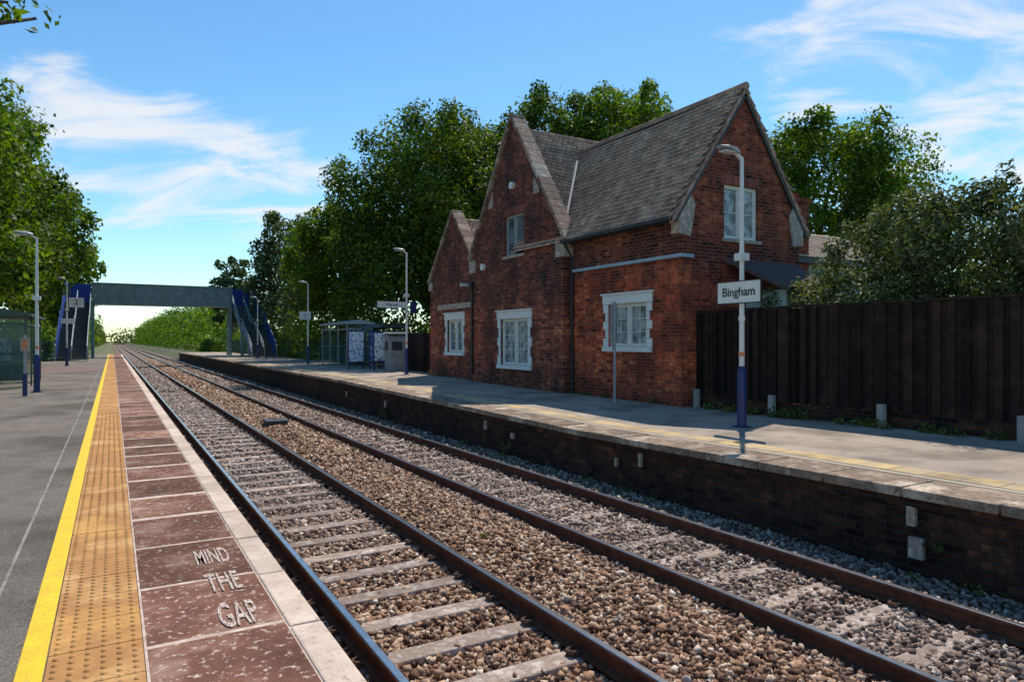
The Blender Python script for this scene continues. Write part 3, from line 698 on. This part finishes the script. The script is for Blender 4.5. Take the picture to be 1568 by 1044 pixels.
mb.cyl((GX-.1,GC-.05,6.55),(GX,GC-.05,6.55),.12,n=16);mb.cyl((GX-.1,21.05,4.1),(GX,21.05,4.1),.12,n=16)
mb.cyl((GX-.1,22.7,3.6),(LX,22.7,3.6),.06,n=10)
mb.obj('security_lights',WHT,H)
mb=MB();mb.box(13.7,14.9,10.6,YG-.01,-.3,2.75);mb.obj('porch_walls',PALEW,H)
mb=MB()
mb.add([(12.9,YG-.01,3.55),(15.6,YG-.01,3.55),(15.2,10.3,2.75),(13.4,10.3,2.75),(12.9,YG-.01,3.48),(15.6,YG-.01,3.48),(15.2,10.3,2.66),(13.4,10.3,2.66)],[tuple(f) for f in CF.tolist()])
mb.obj('porch_roof',M('porch_slate',(.12,.085,.08),(.08,.06,.058),6,.9,.2,40,spec=.15),H)
mb=MB();mb.box(13.38,15.22,10.26,10.3,2.62,2.78);mb.obj('porch_fascia',BLACK,H)
mb=MB();mb.box(17.2,17.8,13.0,13.5,3,5.6);mb.box(17.14,17.86,12.94,13.56,5.6,5.72);mb.cyl((17.5,13.25,5.72),(17.5,13.25,5.9),.12,.1);mb.obj('rear_chimney',BRICK,H)
O=empty('outbuilding')
mb=MB();mb.prism([(13.2,-.2),(17,-.2),(17,4.05),(15.1,5.0),(13.2,4.05)],'x',16.6,22.2);mb.obj('walls',PALEW,O)
_H=H;H=O
dd=2.05;hh=1.15
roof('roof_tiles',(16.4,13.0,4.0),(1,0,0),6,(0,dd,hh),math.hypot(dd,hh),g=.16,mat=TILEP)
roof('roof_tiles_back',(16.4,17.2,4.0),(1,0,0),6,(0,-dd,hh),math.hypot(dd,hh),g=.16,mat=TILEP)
H=_H
mb=MB();mb.box(16.36,22.4,12.9,12.99,3.82,3.98);mb.obj('fascia',BLACK,O)

# ------------------------------------------------------------------ fence
F=empty('board_fence')
mb=MB();y=-3.0;k=0
while y<11.75:
    ww=.13
    dd_=.028 if k%2 else 0
    mb.box(12.0-dd_,12.02-dd_,y,y+ww,.26+random.uniform(-.008,.008),2.2+random.uniform(-.012,.012));y+=ww*.9;k+=1
mb.obj('boards',FENCE,F)
mb=MB();mb.box(12.05,12.12,-3,11.75,.5,.6);mb.box(12.05,12.12,-3,11.75,1.85,1.95);mb.box(11.95,12.1,-3,11.75,2.215,2.25)
for y in(9.3,):mb.box(11.9,11.965,y-.12,y+.12,.26,2.21)
mb.obj('rails',FENCE,F)
mb=MB()
for y in(11.68,9.55,7.2,5.0,2.6,.2):mb.box(11.82,11.94,y-.06,y+.06,-.2,.4)
mb.obj('concrete_spurs',CONC,F,bevel=.01)
mb=MB();mb.box(12.0,12.14,-3,11.75,-.2,.25);mb.obj('brick_footing',WALLB,F)

# ------------------------------------------------------------------ street furniture
def lamp(x,y,h,z=0,arm=-1,name='platform_lamp_post'):
    e=empty(name)
    mb=MB();mb.box(x-.13,x+.13,y-.13,y+.13,z-.05,z+.02);mb.cyl((x,y,z),(x,y,z+1.02),.085,.085,16);mb.cyl((x,y,z+1.02),(x,y,z+1.12),.085,.055,16);mb.obj('base_column',NAVY,e)
    mb=MB();mb.cyl((x,y,z+1.12),(x,y,z+h-.12),.05,.034,14);mb.cyl((x,y,z+1.95),(x,y,z+2.03),.06,.06,12);mb.cyl((x,y,z+h-1.9),(x,y,z+h-1.86),.06,.06,12)
    mb.beam((x,y,z+h-.15),(x+arm*.2,y,z+h-.03),.05,.05)
    mb.box(x-.1,x+.1,y-.09,y+.09,z+h-2.0,z+h-1.87);mb.obj('upper_column',LPOLE,e)
    mb=MB();mb.cyl((x,y,z+1.3),(x,y,z+1.38),.058,.058,14);mb.obj('orange_band',ORANGE,e)
    mb=MB();a=arm
    sec=[(.1,.06,.05),(.2,.11,.075),(.42,.14,.06),(.58,.07,.025)]
    vs=[];fs=[]
    for i,(d,w_,t) in enumerate(sec):
        zc=z+h-.06+d*.12
        for k in range(8):
            an=k*math.pi/4+math.pi/8;vs.append((x+a*d,y+w_*math.cos(an),zc+t*max(-.35,math.sin(an))))
    for i in range(3):
        for k in range(8): fs.append((i*8+k,i*8+(k+1)%8,(i+1)*8+(k+1)%8,(i+1)*8+k))
    fs+=[tuple(range(8)),tuple(range(31,23,-1))]
    mb.add(vs,fs);mb.obj('lantern_shell',GREYP,e,smooth=False)
    mb=MB();mb.box(x+a*.22,x+a*.5,y-.08,y+.08,z+h-.075,z+h-.05);mb.obj('lantern_lens',LENS,e)
    return e
def signboard(e,x,y,z,wd,ht,txt,size,face='x',border=True):
    mb=MB()
    if face=='x':
        mb.box(x-.012,x+.012,y-wd/2,y+wd/2,z-ht/2,z+ht/2,0)
        mb.obj('sign_board',WHT,e)
        if border:
            mb=MB();b=.009
            for s in(-1,1):
                mb.box(x-.018,x+.016,y+s*wd/2-b,y+s*wd/2+b,z-ht/2-b,z+ht/2+b);mb.box(x-.0185,x+.0165,y-wd/2+b,y+wd/2-b,z+s*ht/2-b,z+s*ht/2+b)
            mb.obj('sign_border',BLACK,e)
        text('sign_text',txt,size,frame((x-.016,y,z),(0,-1,0),(0,0,1)),BLACK,e,.002,.003)
    else:
        mb.box(x-wd/2,x+wd/2,y-.012,y+.012,z-ht/2,z+ht/2);mb.obj('sign_board',WHT,e)
        text('sign_text',txt,size,frame((x,y-.016,z),(1,0,0),(0,0,1)),BLACK,e,.002,.002)
e=lamp(9.95,8.66,5.05,-.05)
signboard(e,9.87,8.66,2.42,1.0,.4,'Bingham',.225)
e=lamp(10.8,27.3,5.3,.1);signboard(e,10.1,27.2,3.05,1.25,.26,'Way out',.15,'y')
mb=MB();mb.box(10.95,11.2,27.2,27.3,2.7,3.2);mb.obj('hanging_sign',NAVY,e)
e=lamp(10.5,43,5.1,.1);signboard(e,10.3,42.9,3.1,.7,.5,'1',.35,'y')
e=lamp(-1.95,24.9,4.75,0,-1)
e=lamp(-2.4,50,5.4,0,-1);signboard(e,-1.9,49.9,3.9,.8,.6,'2',.45,'y')
mb=MB();mb.box(-2.7,-2.0,49.85,49.9,2.6,2.9);mb.obj('small_sign',WHT,e)
lamp(-2.4,80,5.4,0,-1);lamp(10.5,60,5.1,.1)
e=empty('platform_sign_pole')
mb=MB();mb.cyl((10.9,13.5,-.05),(10.9,13.5,2.52),.032,.032,10);mb.cyl((10.9,13.5,-.03),(10.9,13.5,0),.08,.08,10);mb.obj('pole',GREYP,e)
mb=MB();mb.box(10.86,10.94,13.53,13.57,1.3,2.5);mb.box(10.8,11.02,13.54,13.56,1.5,2.45);mb.obj('plate',GREYP,e)
def shelter(name,x0,x1,y0,y1,z,h,openx):
    e=empty(name);mb=MB();t=.05
    ys=np.linspace(y0,y1,4)
    for x in(x0,x1):
        for y in ys: mb.box(x-t/2,x+t/2,y-t/2,y+t/2,z,z+h)
    for x in(x0,x1):
        for zz in(z+.25,z+h-.3): 
            if x==openx and zz<z+1: continue
            mb.box(x-t/2+.003,x+t/2-.003,y0,y1,zz,zz+.05)
    for y in(y0,y1):
        for zz in(z+.25,z+1.1,z+h-.3): mb.box(x0,x1,y-t/2+.003,y+t/2-.003,zz,zz+.05)
    mb.obj('frame',SHGRN if x0<0 else GREYP,e)
    mb=MB();xb=x0 if openx==x1 else x1
    mb.box(xb-.006,xb+.006,y0,y1,z+.28,z+h-.1)
    for y in(y0,y1):mb.box(x0+.03,x1-.03,y-.006,y+.006,z+.3,z+h-.1)
    if x0<0:
        mb.box(openx-.006,openx+.006,ys[0],ys[1],z+.3,z+h-.3);mb.box(openx-.006,openx+.006,ys[2],ys[3],z+.3,z+h-.3)
    mb.obj('glazing',GLASS,e)
    mb=MB();mb.prism([(x0-.15,z+h),(x1+.15,z+h),(x1+.15,z+h+.08),((x0+x1)/2,z+h+.25),(x0-.15,z+h+.08)],'y',y0-.15,y1+.15);mb.obj('roof',GREYP if x0>0 else SHGRN,e)
    mb=MB();bx0=xb+(.15 if xb<openx else -.55);mb.box(bx0,bx0+.4,y0+.3,y1-.3,z+.43,z+.48)
    for y in(y0+.5,y1-.5):mb.box(bx0+.15,bx0+.22,y-.03,y+.03,z,z+.43)
    mb.obj('bench_seat',BLUE,e)
    if x0<0:
        mb=MB();mb.box(x0+.55,x0+1.3,y0+.05,y0+.07,z+.9,z+1.6);mb.obj('timetable_poster',POST2,e)
        mb=MB();mb.box(x0+.08,x1-.08,y0-.012,y0+.012,z+.28,z+.75);mb.obj('kick_panel',SHGRN,e)
    return e
shelter('waiting_shelter',-4.1,-2.4,27,32,0,2.35,-2.4)
shelter('waiting_shelter',11.0,12.4,36.5,41.5,.1,2.35,11.0)
e=empty('cycle_shelter');mb=MB()
for y in(33,35.5):
    for x in(11.6,12.9):mb.box(x-.03,x+.03,y-.03,y+.03,.1,2.2)
mb.prism([(11.5,2.2),(13,2.2),(12.9,2.45),(11.8,2.4)],'y',32.8,35.7);mb.obj('frame',DARKIN,e)
mb=MB();mb.box(12.9,12.92,33,35.5,.2,2.1);mb.obj('glazing',GLASS,e)
def poster(x,y,z0,z1,wd,mat):
    e=empty('poster_board');mb=MB();mb.box(x-wd/2-.05,x+wd/2+.05,y,y+.08,z0-.06,z1+.06)
    for s in(-1,1):mb.box(x+s*wd/2-.03,x+s*wd/2+.03,y+.01,y+.07,.05,z0)
    mb.obj('frame',NAVY,e);mb=MB();mb.box(x-wd/2,x+wd/2,y-.008,y-.001,z0,z1);mb.obj('poster',mat,e)
poster(10.6,33.6,.5,2.0,.75,POST2);poster(11.55,33.4,.5,2.0,.6,POST1);poster(10.9,31.0,.6,1.9,.5,POST2)
e=empty('ticket_machine');mb=MB();mb.prism([(30.0,.1),(30.6,.1),(30.6,1.75),(30.45,1.85),(30.0,1.7)],'x',11.0,11.8);mb.obj('cabinet',WOODW,e,bevel=.03)
mb=MB();mb.box(11.15,11.65,29.985,29.998,1.1,1.5);mb.box(10.985,10.998,30.1,30.5,1.1,1.5);mb.obj('screen',DARKIN,e)
mb=MB();mb.box(10.95,11.85,29.95,30.65,1.86,1.95);mb.obj('hood',WHT,e)
e=empty('help_point_post');mb=MB();mb.cyl((-2.1,23.3,0),(-2.1,23.3,.62),.06,.06,12);mb.obj('base',NAVY,e)
mb=MB();mb.cyl((-2.1,23.3,.62),(-2.1,23.3,1.7),.035,.035,10);mb.box(-2.2,-2.0,23.22,23.3,1.25,1.62);mb.obj('column',GREYP,e)
mb=MB();mb.box(-2.17,-2.03,23.205,23.218,1.3,1.58);mb.obj('panel',ORANGE,e)
def palis(x,y0,y1,h):
    e=empty('green_railing_fence');mb=MB()
    for y in np.arange(y0,y1,.16):mb.box(x-.01,x+.01,y-.02,y+.02,.1,h)
    for z in(.3,h-.15):mb.box(x+.012,x+.04,y0,y1,z,z+.05)
    for y in np.arange(y0,y1,2.5):mb.box(x-.04,x+.04,y-.04,y+.04,0,h+.05)
    mb.obj('rails_and_pales',GREENM,e)
palis(12.95,27,94,1.6);palis(-4.75,6,94,1.5)
e=empty('dark_boundary_fence');mb=MB()
y=26.5
while y<31: mb.box(12.3,12.33,y,y+.13,.05,1.9);y+=.14
for y in(26.6,28.8,30.9):mb.box(12.24,12.3,y-.05,y+.05,0,2)
mb.obj('boards',FENCE,e)
# ------------------------------------------------------------------ footbridge
B=empty('footbridge')
bx0,bx1,by0,by1=-1.6,10.3,73.2,75.2;bz0,bz1=4.9,6.85
mb=MB()
for y in(by0,by1):
    mb.box(bx0,bx1,y-.02,y+.02,bz0+.1,bz1-.06)
    mb.box(bx0,bx1,y-.12,y+.12,bz0,bz0+.1);mb.box(bx0,bx1,y-.1,y+.1,bz1-.06,bz1+.04)
    for x in np.arange(bx0+.08,bx1,1.16):mb.box(x-.05,x+.05,y-.1,y+.1,bz0+.1,bz1-.06)
mb.box(bx0,bx1,by0+.12,by1-.12,bz0+.02,bz0+.16)
mb.obj('span_girders',BGREY,B)
mb=MB()
for x in(bx0+.05,bx1-.05):
    for y in(by0+.1,by1-.1):
        mb.box(x-.12,x+.12,y-.12,y+.12,-.1,bz0)
    mb.beam((x,by0,1.2),(x,by1,4.6),.08,.08);mb.beam((x,by1,1.2),(x,by0,4.6),.08,.08);mb.box(x-.08,x+.08,by0+.22,by1-.22,2.7,2.85)
for x in(-3.6,12.3):
    for y in(by0+.1,by1-.1): mb.box(x-.12,x+.12,y-.12,y+.12,-.1,bz0)
mb.obj('support_columns',BGREY,B)
for nm,xa,xb in(('left',-3.7,-1.7),('right',10.4,12.4)):
    mb=MB()
    mb.box(xa,xb,by0,by1,bz0,bz0+.14)
    mb.box(xa,xa+.04,by0,by1,bz0+.15,bz1);mb.box(xa+.04,xb,by1-.04,by1,bz0+.15,bz1) 
    yb=62.2;zs=.1;yl=67.2;yl2=68.4;zl=2.6
    for x,hh_ in((xa,1.4 if nm=='left' else .4),(xb-.05,.4 if nm=='left' else 1.4)):
        mb.add([(x,yb,zs-.05),(x,yl,zl-.1),(x,yl2,zl-.1),(x,by0,bz0-.05),(x,by0,bz0+hh_+.4),(x,yl2,zl+hh_+.1),(x,yl,zl+hh_+.1),(x,yb,zs+hh_),
                (x+.05,yb,zs-.05),(x+.05,yl,zl-.1),(x+.05,yl2,zl-.1),(x+.05,by0,bz0-.05),(x+.05,by0,bz0+hh_+.4),(x+.05,yl2,zl+hh_+.1),(x+.05,yl,zl+hh_+.1),(x+.05,yb,zs+hh_)],
               [(0,1,6,7),(1,2,5,6),(2,3,4,5),(8,15,14,9),(9,14,13,10),(10,13,12,11),(0,8,9,1),(1,9,10,2),(2,10,11,3),(3,11,12,4),(4,12,13,5),(5,13,14,6),(6,14,15,7),(7,15,8,0)])
    mb.obj('stair_parapets_'+nm,BLUE,B)
    ms=MB();mn=MB()
    for a,b,z0,z1,nn in((62.2,67.2,.1,2.6,15),(68.4,73.2,2.6,5.05,15)):
        for i in range(nn):
            y=a+(b-a)*i/nn;z=z0+(z1-z0)*(i+1)/nn
            ms.box(xa+.06,xb-.06,y,y+(b-a)/nn+.03,z-.05,z-.003);ms.box(xa+.06,xb-.06,y+.0,y+.02,z-(z1-z0)/nn,z-.05)
            mn.box(xa+.07,xb-.07,y-.012,y-.001,z-.05,z-.005)
    ms.box(xa+.06,xb-.06,67.23,68.4,2.5,2.59)
    ms.obj('stair_treads_'+nm,DARKIN,B);mn.obj('stair_nosings_'+nm,WOODW,B)
    mh=MB()
    for x in(xa-.02,xb+.02,(xa+xb)/2):
        for dz in(0,-.35):
            mh.cyl((x,61.9,1.15+dz),(x,67.2,3.6+dz),.035,n=8);mh.cyl((x,67.2,3.6+dz),(x,68.4,3.6+dz),.035,n=8);mh.cyl((x,68.4,3.6+dz),(x,73.2,6.1+dz),.035,n=8)
        mh.cyl((x,61.9,.0),(x,61.9,1.15),.04,n=8)
        for y in np.arange(63.5,73,1.6):
            zc=np.interp(y,[62.2,67.2,68.4,73.2],[.1,2.6,2.6,5.05]);mh.cyl((x,y,zc),(x,y,zc+1.05),.03,n=6)
    mh.obj('handrails_'+nm,BGREY,B)
    mc=MB()
    for x in(xa+.1,xb-.1):
        for y in(67.4,68.2):mc.box(x-.08,x+.08,y-.08,y+.08,-.1,2.5)
    mc.obj('landing_legs_'+nm,BGREY,B)
print('faces',sum(len(m.polygons) for m in bpy.data.meshes))
